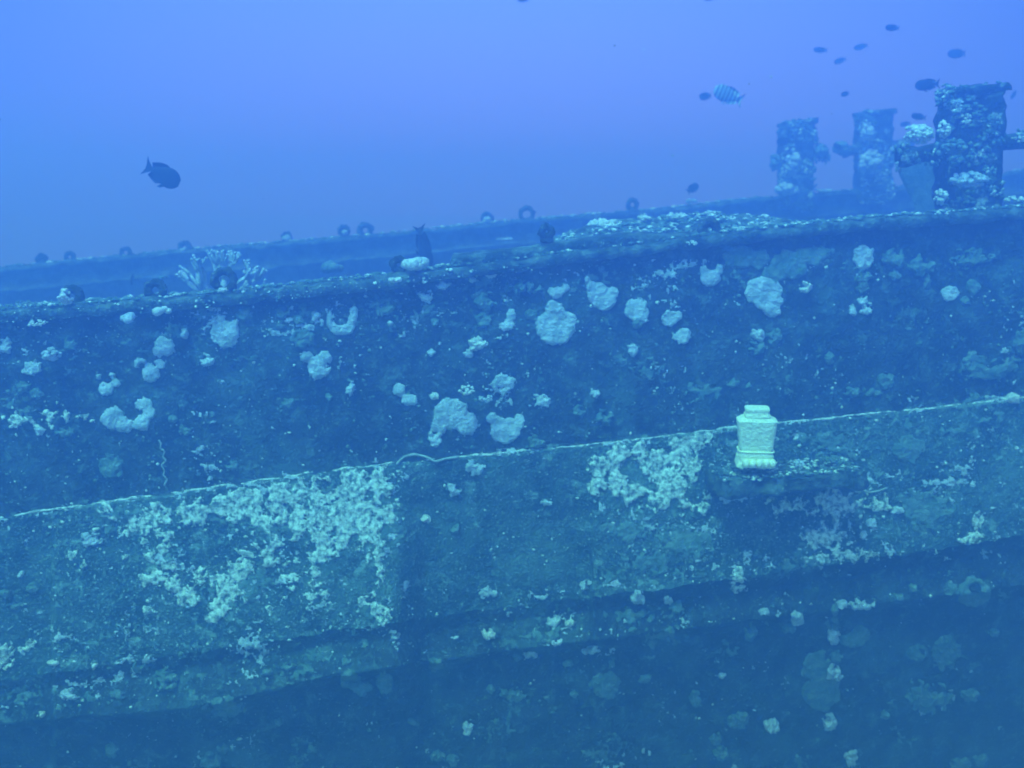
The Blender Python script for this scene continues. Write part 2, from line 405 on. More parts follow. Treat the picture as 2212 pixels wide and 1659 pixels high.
# ---------------------------------------------------------------- corals on the ship's side
corals = []      # (object, centre x, y, size, tone)
def sdf(u, v, plus, minus):
    d = -1e9
    for c in plus:
        rx = c[2]; ry = c[3] if len(c) > 3 else c[2]
        k = (1-math.hypot((u-c[0])/rx, (v-c[1])/ry))*min(rx, ry)
        d = max(d, k) if d < -1e8 else (max(d, k) + .25*max(0, 4-abs(d-k)))
    for c in minus:
        rx = c[2]; ry = c[3] if len(c) > 3 else c[2]
        d = min(d, -(1-math.hypot((u-c[0])/rx, (v-c[1])/ry))*min(rx, ry))
    return d
def coral(name, plus, minus=(), mat='plate', thick=.022, rough_=.25, nscale=.05, cell=None, bumpy=.0035, cut=0.0, wild=None, clip=None):
    """a colony grown on the hull: its outline from discs, its edge and surface from noise"""
    x0 = min(c[0]-c[2] for c in plus)-8; x1 = max(c[0]+c[2] for c in plus)+8
    y0 = min(c[1]-(c[3] if len(c) > 3 else c[2]) for c in plus)-8; y1 = max(c[1]+(c[3] if len(c) > 3 else c[2]) for c in plus)+8
    size = max(x1-x0, y1-y0)
    cell = cell or (1.6 if size < 60 else 2.0 if size < 140 else 2.6)
    nx = int((x1-x0)/cell)+2; ny = int((y1-y0)/cell)+2
    D = np.full((nx, ny), -99.0)
    rmin = min(c[2] for c in plus)
    for i in range(nx):
        for j in range(ny):
            u = x0+i*cell; v = y0+j*cell
            if clip and not clip(u, v): continue
            d = sdf(u, v, plus, minus)
            if d < -14: continue
            nn = noise.fractal(Vector((u*nscale, v*nscale, x0*.013)), 1, 2, 5)
            d += nn*(wild if wild else rough_*rmin) - cut
            if wild: d += 5.0*noise.noise(Vector((u*.11, v*.11, 5))) + 4.5*noise.noise(Vector((u*.24, v*.24, 9)))
            if not wild: d += 1.3*noise.noise(Vector((u*.31, v*.31, 3))) + 1.6*noise.noise(Vector((u*.14, v*.14, 7)))
            D[i, j] = d
    vs = []; fs = []; idx = {}
    def vert(i, j):
        if (i, j) in idx: return idx[(i, j)]
        u = x0+i*cell; v = y0+j*cell; d = D[i, j]
        ca, sa = max(-.9, min(.9, d*.0)), 0
        p = surf(u, v); rel = relief(p); p = Vector((p.x, p.y-rel, p.z)); n = nrm(u, v)
        if d <= 0: h = -.012
        else:
            h = thick*(.35*(1-math.exp(-d/1.2)) + .65*(1-math.exp(-d/9))) + bumpy*(1+noise.fractal(p*38, 1, 2, 3)) + bumpy*.8*noise.fractal(p*90, 1, 2, 2)
        idx[(i, j)] = len(vs); vs.append(p+n*h); return idx[(i, j)]
    for i in range(nx-1):
        for j in range(ny-1):
            if max(D[i, j], D[i+1, j], D[i+1, j+1], D[i, j+1]) > 0 and min(D[i, j], D[i+1, j], D[i+1, j+1], D[i, j+1]) > -50:
                fs.append((vert(i, j), vert(i, j+1), vert(i+1, j+1), vert(i+1, j)))
    if not vs: return None
    cx = sum(c[0] for c in plus)/len(plus); cy = sum(c[1] for c in plus)/len(plus)
    o = mesh_obj(name, vs, fs, MAT[mat], origin=surf(cx, cy))
    corals.append((o, cx, cy, size, mat))
    return o
_nc = {}
def nrm(u, v):
    k = (int(u//10), int(v//10))
    if k not in _nc: _nc[k] = normal(k[0]*10+5, k[1]*10+5)
    return _nc[k]

# colonies described by hand: (label, plus, minus, mat, thickness)
NAMED = [
 ('large round plate coral with a notched top, below the thick ring on the near rail', [(489, 716, 35)], [(494, 683, 7)], 'plate'),
 ('round pale plate coral above the two lobed coral on the left of the dark side', [(354, 751, 23)], [], 'plate'),
 ('lobed plate coral shaped like a heart touching the round plate above it', [(302, 785, 13), (345, 787, 12), (325, 806, 21)], [(308, 790, 5)], 'plate'),
 ('crescent shaped coral with a dark centre, left of the heart shaped one', [(228, 840, 17), (248, 828, 11), (212, 814, 7), (240, 812, 8)], [(230, 820, 8)], 'plate'),
 ('wide kidney shaped coral with an open gap, left, above the strake', [(243, 903, 24), (268, 915, 22), (305, 912, 18), (312, 874, 19, 17), (322, 890, 15)], [(282, 890, 18, 14)], 'plate'),
 ('plate coral with a bitten top and a dark hole in its right side', [(660, 770, 13), (701, 774, 17), (688, 793, 25)], [(682, 758, 8), (709, 790, 5)], 'plate'),
 ('ragged ring coral open at the top, above the coral with a hole', [(738, 692, 34, 33), (765, 672, 8, 12)], [(735, 680, 19, 22)], 'plate'),
 ('largest plate coral of the middle side with a smaller lobe on top', [(1200, 706, 42, 40), (1197, 668, 20), (1170, 694, 14), (1228, 692, 17)], [], 'plate'),
 ('small lobed coral just above the largest plate coral', [(1203, 632, 16, 13), (1222, 620, 9), (1190, 628, 9)], [], 'plate'),
 ('pear shaped plate coral with its neck pointing up to the rail', [(1293, 635, 25), (1306, 650, 26, 22), (1278, 620, 13), (1323, 632, 13), (1268, 603, 6, 10)], [], 'plate'),
 ('nearly round plate coral right of the pear shaped one', [(1377, 671, 27)], [], 'plate'),
 ('comma shaped coral notched at the lower right, right of the round plate', [(1452, 687, 22, 20)], [(1464, 704, 9)], 'plate'),
 ('small plain plate coral directly under the comma shaped one', [(1471, 727, 20, 16)], [], 'plate'),
 ('small two lobed coral bent like a hook, left of the largest plate coral', [(1094, 702, 17, 14), (1105, 680, 11, 14)], [(1084, 690, 7)], 'plate'),
 ('large ragged diamond shaped plate coral above the strake', [(975, 893, 38, 34), (1008, 915, 25), (948, 920, 18), (962, 872, 14)], [], 'plate'),
 ('shield shaped plate coral with a scooped top above the strake', [(1091, 928, 35, 30), (1064, 904, 13), (1121, 908, 13, 16)], [(1092, 890, 21, 13)], 'plate'),
 ('arched knobbly coral above the shield shaped one', [(1089, 829, 27, 24)], [(1080, 838, 8, 5)], 'plate'),
 ('pair of joined coral lobes slanting down, left of the diamond shaped coral', [(864, 843, 16, 14), (884, 864, 17, 14)], [(884, 842, 7)], 'plate'),
 ('stub with two horns, a pale coral hanging under the right part of the rail', [(1536, 600, 23, 19), (1519, 585, 8, 12), (1554, 583, 9, 13)], [(1536, 573, 11)], 'plate'),
 ('large tapering plate coral under the rail right of the two horned one', [(1648, 630, 40, 33), (1664, 652, 27, 27), (1672, 672, 15, 13)], [], 'plate'),
 ('broad dim coral sheet spreading under the rail at the upper right', [(1704, 572, 44, 32), (1742, 556, 34, 20), (1775, 545, 22, 15), (1675, 592, 30, 18)], [], 'dim'),
 ('dim ragged coral sheet between the two horned coral and the broad sheet', [(1600, 555, 38, 24), (1640, 560, 22, 24)], [], 'dim'),
 ('round dim coral heading the column of growths on the right of the side', [(1864, 556, 24, 26)], [], 'plate'),
 ('left one of two even round corals on the far right of the side', [(2051, 633, 18)], [], 'plate'),
 ('right one of two even round corals on the far right of the side', [(2103, 620, 17, 15)], [], 'dim'),
 ('wide faint C shaped coral near the right edge above the strake', [(2140, 785, 60, 38)], [(2150, 762, 38, 24)], 'dim'),
 ('pale triangular plate coral right of the column of knobs, low on the hull', [(1840, 1380, 22, 16), (1858, 1370, 22, 18)], [], 'dim'),
 ('open ringed coral with a notched top, at lower right', [(2103, 1280, 36, 32), (2096, 1254, 12)], [(2106, 1268, 12, 11)], 'dim'),
 ('torn U shaped coral sheet low on the middle of the hull', [(757, 1467, 22, 24), (785, 1486, 20, 12), (832, 1474, 18, 24)], [(800, 1462, 14)], 'dim'),
 ('big dim rounded coral low in the middle of the hull bottom', [(1308, 1482, 32, 32)], [], 'dim'),
 ('tall faint coral sheet beside the column of knobs on the hull bottom', [(1765, 1440, 30, 34), (1775, 1490, 40, 44)], [], 'dim'),
 ('oval dim coral low on the left of the hull bottom', [(492, 1526, 36, 22)], [], 'dim'),
 ('round dim coral just right of the dark lower plate', [(1962, 971, 33, 29)], [], 'dim'),
]
for lab, pp, mm, mt in NAMED:
    o = coral('plate_coral', pp, mm, mt, rough_=.32, nscale=.055, thick=.018)
    if o: tag(o, lab, 'coral')
named_centres = [(c[1], c[2], NAMED[i][0]) for i, c in enumerate(corals)]
hand = len(corals)

# pale crusts
def below(u, v): return v > STRAKE(u)+5
P1 = [(300,1135,15),(330,1120,25),(360,1110,22),(400,1110,28),(430,1108,25),(350,1155,18),(355,1190,12),(365,1215,9),(480,1090,22),(520,1080,25),(560,1075,25),(600,1070,28),(640,1065,30),(700,1060,35),(760,1055,40),(820,1050,30),(690,1110,35),(740,1120,45),(790,1115,42),(560,1120,30),(520,1115,25),(600,1110,30),(640,1130,30),(590,1160,20),(580,1205,15),(700,1170,25),(690,1200,25),(680,1230,18),(685,1262,8),(740,1160,30),(800,1150,25),(815,1190,14),(820,1230,12),(812,1270,8),(835,1110,22)]
P1b = [(315,1252,12),(340,1245,16),(375,1262,16),(400,1280,14),(430,1245,14),(470,1255,16),(510,1240,22),(495,1275,24),(475,1310,20),(462,1332,13),(530,1225,16)]
P2 = [(1300,1010,26),(1335,985,26),(1290,1050,16),(1330,1045,26),(1370,1065,24),(1415,1000,33),(1470,975,30),(1445,1045,35),(1500,960,25),(1490,1010,22),(1530,945,14),(1420,1078,18),(1480,1090,16),(1520,1100,12),(1380,975,20)]
o = coral('coral_crust', P1, [(555,1165,28,22),(430,1150,26,14),(585,1108,9),(700,1045,9)], 'crust', .007, wild=24, nscale=.05, cut=-1, bumpy=.005, clip=below)
tag(o, 'widest pale coral crust, spreading down from the strake over the left lean of plating', 'coral crust')
o = coral('coral_crust', P1b, [(466,1268,6,10)], 'crust', .007, wild=10, nscale=.07, cut=-2, bumpy=.005)
tag(o, 'pale coral crust shaped like a wedge, lying below the widest crust', 'coral crust')
o = coral('coral_crust', P2, [], 'crust', .008, wild=17, nscale=.06, cut=-2, bumpy=.006, clip=below)
tag(o, 'bright thick coral crust under the strake, left of the carved pale block', 'coral crust')
for lab, pp, w, cu, mt in [
  ('thin broken coral crust under the strake, right of the carved pale block', [(1730,945,50,28),(1790,960,50,34),(1860,940,60,24),(1950,920,60,22)], 26, 15, 'dim'),
  ('thin lacy coral crust on the plating under the platform', [(1700,1090,80,32),(1800,1090,90,40),(1900,1090,50,35),(1780,1160,80,40)], 26, 16, 'crust'),
  ('broken coral crust along the lower edge of the right plating', [(1760,1205,40,14),(1830,1200,60,14),(1890,1194,36,9)], 12, 4, 'crust'),
  ('speckled coral crust on the dark side at the left edge, above the strake', [(40,905,50,35),(110,900,60,30),(180,900,40,20)], 26, 17, 'crust'),
  ('thin crust dotted over the plating between the two bright crusts', [(1350,1150,70,40),(1480,1170,80,50),(1400,1220,90,40)], 22, 17, 'dim'),
  ('thin broken crust fading out around the widest crust on the left plating', [(150+random.Random(i).random()*700, 1085+random.Random(i+99).random()*230, 16+random.Random(i+7).random()*16) for i in range(44)], 24, 15, 'crust'),
  ('pale crust at the left edge low on the plating', [(5,1415,34,28),(60,1400,30,14)], 14, 3, 'crust'),
  ('sparse crust on the lower right plating near the picture edge', [(2060,930,70,26),(2150,905,70,26),(2000,1100,80,60)], 26, 19, 'dim'),
  ('greenish crust speckling the dark side above the statue', [(1520,850,60,30),(1400,800,60,30),(1620,830,40,20)], 24, 17, 'dim'),
  ('crust trailing down the seam right of the widest crust', [(805,1290,22,10),(820,1320,24,26),(835,1340,20,14)], 16, 6, 'crust'),
  ('short bright crust slanting at the far right of the plating', [(2110,1130,10,18),(2105,1158,16,10),(2090,1168,16,7)], 8, -1, 'crust'),
  ('crust hanging over the lower plate edge below the lacy crust', [(1595,1240,13,16),(1590,1268,14,10)], 8, 0, 'crust'),
  ('greenish crust on the lower band at the far left', [(100,1400,110,16),(60,1500,80,26),(200,1510,60,24)], 24, 17, 'dim'),
  ('dim crust along the middle of the lower band', [(700,1420,130,18),(560,1440,60,16),(1180,1370,90,26)], 24, 17, 'dim'),
  ('scattered crust below the plating right of the middle', [(1370,1330,60,26),(1430,1380,50,26),(1410,1425,36,16)], 22, 12, 'dim')]:
    o = coral('coral_crust', pp, [], mt, .007, wild=w, nscale=.06, cut=cu, bumpy=.004)
    if o: tag(o, lab, 'coral crust', kind='stuff' if w > 20 or 'scattered' in lab else None)
# thin films of growth mottling the whole side
def film(name, mat, seed, thr, fcell, lo, hi, lean):
    vs = []; fs = []; idx = {}
    U = np.arange(-90, 2300, fcell); V = np.arange(560, 1740, fcell)
    val = {}
    for i, u in enumerate(U):
        c = RAIL(u)+26; st = STRAKE(u); ch = CHINE(u); lw = LOWER(u); tl = tilt(u)
        for j, v in enumerate(V):
            if v < c: continue
            t = thr
            if v < c+75: t -= .17
            if abs(v-st) < 9: t -= .22
            if st < v < ch: t -= lean*(1 if tl > .1 else .15)
            if ch < v < lw: t -= .10
            if v > lw: t += .02
            if u > 1800: t += .05
            if 900 < u < 1260 and st+12 < v < ch-30: t += .16
            if lo is not None and not (lo < v-st < hi): t += .2
            x = noise.fractal(Vector((u*.008, v*.012, seed)), 1, 2, 3)*.55 + noise.noise(Vector((u*.045, v*.06, seed+5)))*.5 + noise.noise(Vector((u*.13, v*.15, seed+9)))*.45 + noise.noise(Vector((u*.33, v*.33, seed)))*.3
            if x > t-.12: val[(i, j)] = x-t
    def vert(i, j):
        k = (i, j)
        if k not in idx:
            u, v = U[i], V[j]; p = surf(u, v); p.y -= relief(p); d = val[k]
            idx[k] = len(vs); vs.append(p+nrm(u, v)*(-.004 if d <= 0 else .003+.010*min(1, d*2.5)+.004*noise.noise(p*60)))
        return idx[k]
    for (i, j), d in list(val.items()):
        q = [(i, j), (i, j+1), (i+1, j+1), (i+1, j)]
        if all(k in val for k in q) and max(val[k] for k in q) > 0:
            fs.append(tuple(vert(*k) for k in q))
    mesh_obj(name, vs, fs, MAT[mat], origin=Vector((0, 6.5, -1)))['kind'] = 'stuff'
film('algae_film', 'dim', 3.0, .43, 3.2, None, 0, .18)
film('pale_growth_film', 'plate', 31.0, .50, 2.8, None, 0, .20)
n_crust = len(corals)

# smaller colonies: x, y, rx, ry, mat
SMALL = [(74,797,19,17,'plate'),(154,742,15,15,'dim'),(10,748,16,18,'plate'),(50,836,15,12,'dim'),(399,722,8,12,'plate'),(447,779,16,14,'plate'),
 (607,702,12,9,'dim'),(645,692,11,10,'dim'),(682,682,10,12,'plate'),(652,732,24,21,'dim'),(612,672,16,12,'dim'),(530,680,18,14,'dim'),(1031,742,18,16,'pale'),(1012,765,10,9,'plate'),
 (1171,866,17,15,'plate'),(938,854,9,8,'pale'),(757,842,9,14,'plate'),(1284,849,10,10,'plate'),(1366,754,12,11,'plate'),(1305,902,18,17,'dim'),(1252,886,14,12,'dim'),
 (940,944,15,20,'plate'),(1160,955,18,12,'dim'),(931,762,9,7,'plate'),(842,698,5,5,'plate'),(940,694,8,9,'dim'),(825,652,28,9,'dim'),(832,668,20,14,'dim'),(920,640,18,12,'plate'),(957,615,13,8,'plate'),
 (1050,650,22,22,'dim'),(1045,690,20,18,'dim'),(1130,620,34,9,'dim'),(1150,680,14,12,'dim'),(1375,700,11,10,'dim'),
 (1738,621,12,13,'pale'),(1637,722,13,13,'plate'),(1672,728,18,20,'dim'),(1634,752,19,14,'dim'),(1792,776,11,14,'dim'),(1585,828,12,8,'dim'),
 (1864,597,16,14,'dim'),(1861,622,13,13,'dim'),(1864,648,11,9,'plate'),(1870,668,13,13,'plate'),(1841,671,7,13,'plate'),(1932,558,23,21,'dim'),(1931,596,11,10,'dim'),
 (1990,575,26,20,'dim'),(2001,608,8,18,'dim'),(2084,650,10,9,'dim'),(1915,823,19,18,'dim'),(1842,845,18,9,'dim'),(1880,848,16,6,'dim'),(2203,738,14,28,'dim'),(2187,862,15,12,'pale'),(2150,862,18,6,'plate'),(2110,858,12,7,'dim'),(2098,560,40,18,'dim'),
 (196,1164,20,15,'plate'),(240,1006,27,26,'dim'),(356,1460,23,18,'dim'),(362,1482,24,12,'dim'),(152,1498,18,12,'plate'),(745,1430,9,7,'dim'),(242,1620,14,15,'dim'),(456,1645,22,18,'dim'),
 (118,1431,7,6,'pale'),(206,1436,5,5,'pale'),(94,1540,6,6,'pale'),(486,1618,18,8,'dim'),(46,1241,6,7,'plate'),(12,1282,12,8,'dim'),(72,1272,12,12,'dim'),(35,1310,14,8,'dim'),
 (1028,1010,20,18,'plate'),(982,1058,14,14,'plate'),(920,1121,9,9,'pale'),(1180,1086,10,5,'plate'),(984,1142,11,8,'dim'),(1058,1281,20,10,'plate'),(1266,1264,10,9,'plate'),(1378,1287,16,10,'plate'),
 (1442,1294,10,10,'plate'),(1462,1314,16,14,'dim'),(1053,1370,14,13,'pale'),(943,1435,17,14,'dim'),(1196,1342,14,12,'plate'),(1232,1348,10,9,'pale'),(1274,1406,18,10,'plate'),(1142,1414,14,7,'plate'),
 (1116,1420,10,7,'dim'),(1392,1466,13,10,'dim'),(1502,1510,12,18,'dim'),(1618,1364,13,15,'dim'),(1594,1554,20,20,'dim'),(1010,1570,11,13,'plate'),(945,1630,18,12,'dim'),(976,1640,14,11,'dim'),
 (1558,1626,15,14,'dim'),(1548,1596,12,11,'dim'),(1723,1334,13,14,'plate'),(1705,1358,14,10,'dim'),(1651,1322,11,10,'plate'),(1799,1374,15,16,'plate'),(1803,1316,8,9,'dim'),(1803,1336,8,9,'dim'),(1804,1355,7,8,'dim'),
 (1805,1416,12,11,'dim'),(1797,1450,17,17,'plate'),(1822,1304,13,9,'plate'),(1858,1304,22,8,'plate'),(1791,1558,15,17,'plate'),(1667,1566,17,15,'plate'),(1839,1634,14,18,'plate'),(1979,1411,19,16,'dim'),
 (2043,1410,32,32,'dim'),(2007,1505,44,32,'dim'),(2095,1500,18,14,'dim'),(1911,1541,10,9,'dim'),(1937,1290,14,7,'dim'),(1970,1270,10,8,'dim'),(2079,1648,20,14,'dim'),(2115,1640,16,12,'dim'),(1883,1130,11,10,'plate'),(1863,1156,8,8,'plate'),
 (1935,1102,14,8,'plate'),(2150,1365,10,7,'dim'),(1640,1120,12,9,'dim'),(1226,560,20,8,'plate'),(1061,593,10,9,'pale'),(1020,606,7,6,'plate'),(1334,537,13,7,'pale'),(1450,1366,9,10,'dim'),(1222,1430,12,7,'dim'),(710,858,7,7,'dim'),(625,872,12,12,'dim'),(400,930,14,8,'dim'),(372,905,9,9,'dim'),(460,893,5,5,'dim'),
 (80,850,14,10,'dim'),(140,935,18,9,'dim'),(88,930,12,10,'plate'),(500,1005,16,8,'dim'),(575,1450,12,7,'dim'),(620,1440,14,9,'dim'),(300,1440,16,10,'dim'),(255,1500,14,12,'dim'),(600,1560,10,7,'dim'),(1060,1485,10,8,'dim'),(1105,1500,26,14,'dim'),(1560,1460,8,6,'plate'),(1240,1500,9,7,'dim'),(890,1560,9,7,'dim')]
random.seed(11)
for i, (x, y, rx, ry, mt) in enumerate(SMALL):
    pp = [(x, y, rx*.95, ry*.95)]; mm = []
    for k in range(2):
        a = random.uniform(0, 6.28); pp.append((x+rx*.45*math.cos(a), y+ry*.45*math.sin(a), rx*.62, ry*.62))
    if rx > 11 and random.random() < .45:
        a = random.uniform(3.6, 5.8); mm.append((x+rx*.75*math.cos(a), y+ry*.75*math.sin(a), rx*.34, ry*.34))
    kn = mt == 'pale' or random.random() < .25
    coral('lobe_coral' if kn else 'small_plate_coral', pp, mm, mt, thick=.035 if kn else .022, rough_=.6, nscale=.10, bumpy=.012 if kn else .007)

# low lobed corals built of rounded knobs (rail tops, bitts, platform)
knobs = []
def knob_coral(name, x, y, w, h, Y0, mat='pale', n=14, seed=0, label=None, squash=.8, dy=.10, dome=False):
    rng = random.Random(seed*7+int(x)); c = at(x, y, Y0); k = c.y/F
    mb = MB()
    n = 6 if dome else int(n*(3.4 if min(w, h) < 16 else 2.4))
    for i in range(n):
        a = rng.uniform(0, 6.283); q = math.sqrt(rng.random())
        px = q*math.cos(a)*w/2*.8; pz = q*math.sin(a)*h/2*.75
        r = min(6.5, max(2.0, min(w, h)*rng.uniform(.16, .26)))*rng.uniform(.7, 1.1)*(1.1-.3*q)*(1.25 if c.y > 10 else 1)
        if dome: r = min(w, h)*rng.uniform(.34, .48); px *= .8; pz *= .4
        lump(mb, c+Vector((px*k, -rng.uniform(.2, 1)*dy*(1-q*q), pz*k)), (r*k, r*k, r*k*squash), 2, .22, 1.8, i+seed)
    o = mb.build(name, MAT[mat], None, origin=c-Vector((0, 0, h/2*k)))
    if label: tag(o, label, 'coral')
    return o
YR = Y_NEAR-.02
KN = [
 (145, 640, 26, 46, 6.50, 'pale', 16, 'pale ragged coral covering the left side of the leftmost near ring'),
 (350, 671, 42, 24, 6.42, 'pale', 16, 'bright cushion coral just under the near rail below the second ring'),
 (280, 686, 44, 26, 6.44, 'plate', 16, 'knobbly coral with a dark dent, below the rail left of the cushion coral'),
 (84, 697, 50, 15, 6.44, 'pale', 14, 'narrow bright coral lying along the side below the leftmost near ring'),
 (114, 764, 42, 34, 6.42, 'plate', 18, 'clump of coral knobs by the far left, under the narrow bright coral'),
 (484, 625, 26, 12, 6.48, 'pale', 9, 'small white coral in the foot of the thick ring'),
 (895, 569, 58, 34, 6.55, 'pale', 12, 'big domed white coral on the rail beside the diving fish'),
 (853, 603, 36, 16, 6.45, 'pale', 10, 'low white coral on the rail edge below the domed one'),
 (1007, 842, 46, 22, 6.40, 'pale', 14, 'bright slanting knob coral above the diamond shaped plate'),
 (1050, 860, 40, 18, 6.40, 'plate', 12, 'pale knobs trailing right of the bright slanting coral'),
 (1308, 487, 90, 34, 7.5, 'pale', 40, 'widest row of bright coral knobs behind the rail, left end of the locker'),
 (1391, 473, 38, 26, 7.5, 'pale', 12, 'small bright coral clump right of the widest row on the locker'),
 (1461, 468, 60, 22, 7.5, 'pale', 20, 'flat bright coral clump on top of the locker, third from the left'),
 (1530, 464, 24, 22, 7.5, 'pale', 9, 'bright coral bump right above the dark round fitting'),
 (1572, 473, 56, 14, 7.4, 'pale', 14, 'low bright coral row right of the dark round fitting'),
 (1652, 468, 18, 12, 7.3, 'pale', 6, 'single rounded bright coral alone on the locker end'),
 (1710, 487, 66, 18, 6.75, 'pale', 22, 'bright coral cluster sitting on the near rail left of the large bitt'),
 (1494, 525, 28, 13, 6.46, 'pale', 8, 'brightest little coral on the rail face left of the dark round fitting'),
 (1983, 290, 80, 52, 6.85, 'pale', 44, 'large bright coral head on the left arm of the large bitt'),
 (2036, 280, 24, 48, 6.72, 'pale', 20, 'bright coral running up the left corner of the large bitt'),
 (2060, 318, 56, 44, 6.65, 'dim', 22, 'dim coral around the arm joint of the large bitt'),
 (2092, 388, 100, 40, 6.66, 'plate', 34, 'ragged pale coral belt across the lower half of the large bitt'),
 (2028, 425, 24, 44, 6.72, 'pale', 16, 'stacked bright coral at the left foot of the large bitt'),
 (2030, 462, 34, 20, 6.6, 'pale', 12, 'bright coral on the rail at the left foot of the large bitt'),
 (2200, 300, 36, 16, 6.85, 'pale', 12, 'bright coral on the right arm of the large bitt at the picture edge'),
 (2190, 432, 52, 20, 6.8, 'pale', 18, 'bright coral on the rail right of the large bitt'),
 (2090, 258, 16, 30, 6.66, 'pale', 9, 'tall pale coral blotch on the upper face of the large bitt'),
 (2062, 222, 22, 14, 6.66, 'plate', 8, 'pale coral blotch near the top left of the large bitt'),
 (2130, 260, 22, 18, 6.66, 'dim', 8, 'dim coral blotch on the upper right of the large bitt'),
 (1771, 326, 34, 34, 12.2, 'dim', 14, 'round coral on the right arm of the left distant bitt'),
 (1815, 320, 38, 34, 12.2, 'dim', 14, 'round dark coral on the left arm of the right distant bitt'),
 (1712, 350, 30, 70, 12.0, 'plate', 20, 'pale coral down the front of the left distant bitt'),
 (1700, 408, 60, 30, 12.0, 'plate', 20, 'pale coral around the foot of the left distant bitt'),
 (1872, 285, 28, 46, 12.0, 'plate', 14, 'pale coral high on the front of the right distant bitt'),
 (1880, 350, 60, 60, 12.0, 'plate', 26, 'pale coral over the lower half of the right distant bitt'),
 (1672, 352, 22, 44, 12.1, 'dim', 12, 'dark coral bulging from the left side of the left distant bitt'),
 (1780, 412, 50, 9, 12.25, 'plate', 12, 'row of little pale corals on the far rail between distant bitts'),
 (1493, 434, 26, 12, 12.25, 'plate', 8, 'small pale coral on the far rail under a little fish'),
 (1052, 474, 20, 14, 12.2, 'plate', 8, 'pale coral filling the far ring left of the largest far ring'),
 (1091, 476, 9, 8, 12.2, 'pale', 4, 'tiny white coral on the far rail between two rings'),
 (619, 514, 20, 14, 12.2, 'plate', 8, 'pale coral on the far ring left of the far pair of rings'),
 (396, 540, 14, 12, 12.2, 'plate', 6, 'pale coral in the far ring left of the branching coral'),
 (744, 501, 16, 12, 12.2, 'plate', 6, 'pale coral in the left ring of the far pair'),
 (1090, 516, 44, 6, 12.1, 'plate', 10, 'pale strip of coral on the ledge inside the far bulwark'),
 (720, 578, 46, 32, 8.4, 'dim', 16, 'dim bushy coral behind the rail, left of the white domed coral'),
 (356, 598, 24, 14, 8.4, 'dim', 8, 'pale little coral behind the second near ring'),
 (60, 652, 66, 9, 6.9, 'dim', 12, 'thin pale growth behind the rail at the far left'),
 (1720, 998, 40, 16, 6.12, 'plate', 14, 'pale coral on the platform at the foot of the carved block'),
 (1785, 988, 70, 14, 6.25, 'dim', 20, 'long low coral on the right end of the platform'),
 (1560, 1012, 50, 14, 6.15, 'dim', 14, 'low coral on the left end of the platform'),
]
for i, (x, y, w, h, Y0, mt, n, lab) in enumerate(KN):
    knob_coral('lobe_coral', x, y, w, h, Y0, mt, n, i, lab, dy=.12 if w > 20 else .04, dome='dome' in lab or 'cushion' in lab or 'rounded bright' in lab)

# branching coral rising behind the near rail
def branch_coral():
    rng = random.Random(5); Y0 = 7.9
    base = at(478, 640, Y0); k = base.y/F
    mb = MB()
    tube(mb, [base+Vector((0, 0, -.95)), base+Vector((0, 0, -.3)), base+Vector((0, 0, 0))], [.16, .12, .10], 10)
    def grow(p, d, r, L, lev):
        pts = [p]; rr = [r]
        for i in range(3):
            d = (d+Vector((rng.uniform(-.25, .25), rng.uniform(-.2, .2), rng.uniform(-.05, .25)))).normalized()
            pts.append(pts[-1]+d*L/3); rr.append(r*(1-.12*(i+1)))
        tube(mb, pts, rr, 7); lump(mb, pts[-1], rr[-1]*1.45, 1, .3, 2, rng.random()*9)
        if lev > 0:
            for s in range(rng.choice((2, 3))):
                a = rng.uniform(-1, 1)
                dd = (d+Vector((a, rng.uniform(-.6, .4), rng.uniform(-.1, .6)))).normalized()
                grow(pts[-1], dd, r*.82, L*.78, lev-1)
    for a in (-1.5, -1.15, -.75, -.35, 0.05, .4, .8, 1.2, 1.5):
        d = Vector((math.sin(a), rng.uniform(-.35, .35), math.cos(a)))
        grow(base+Vector((.03*a, 0, -.02)), d, .021, .155, 2)
    o = mb.build('branching_coral', MAT['plate'], None, origin=base+Vector((0, 0, -.95)))
    tag(o, 'pale branching finger coral spreading behind the near rail at left', 'coral')
branch_coral()

# pale tapered plate standing behind the large bitt
mb = MB(); rings_ = []
for k, (y, xl, xr) in enumerate([(338, 1934, 2036), (352, 1936, 2034), (380, 1946, 2034), (410, 1960, 2030), (440, 1974, 2026), (468, 1980, 2022), (520, 1984, 2018)]):
    a = at(xl, y, 8.6); b = at(xr, y, 8.6); c = (a+b)/2; r = (b-a).length/2
    rings_.append([c+Vector((r*math.cos(t), .28*r*math.sin(t), .006*fbm((k, t, 0), 2))) for t in [2*math.pi*j/28 for j in range(28)]])
vs, fs = grid_mesh([r_+[r_[0]] for r_ in rings_]); mb.add(vs, fs); mb.add(rings_[0], [tuple(range(27, -1, -1))])
o = mb.build('ventilator_cowl', MAT['dim'], None, origin=at(2000, 520, 8.6))
tag(o, 'smooth pale tapered ventilator standing behind the large bitt', 'ventilator')

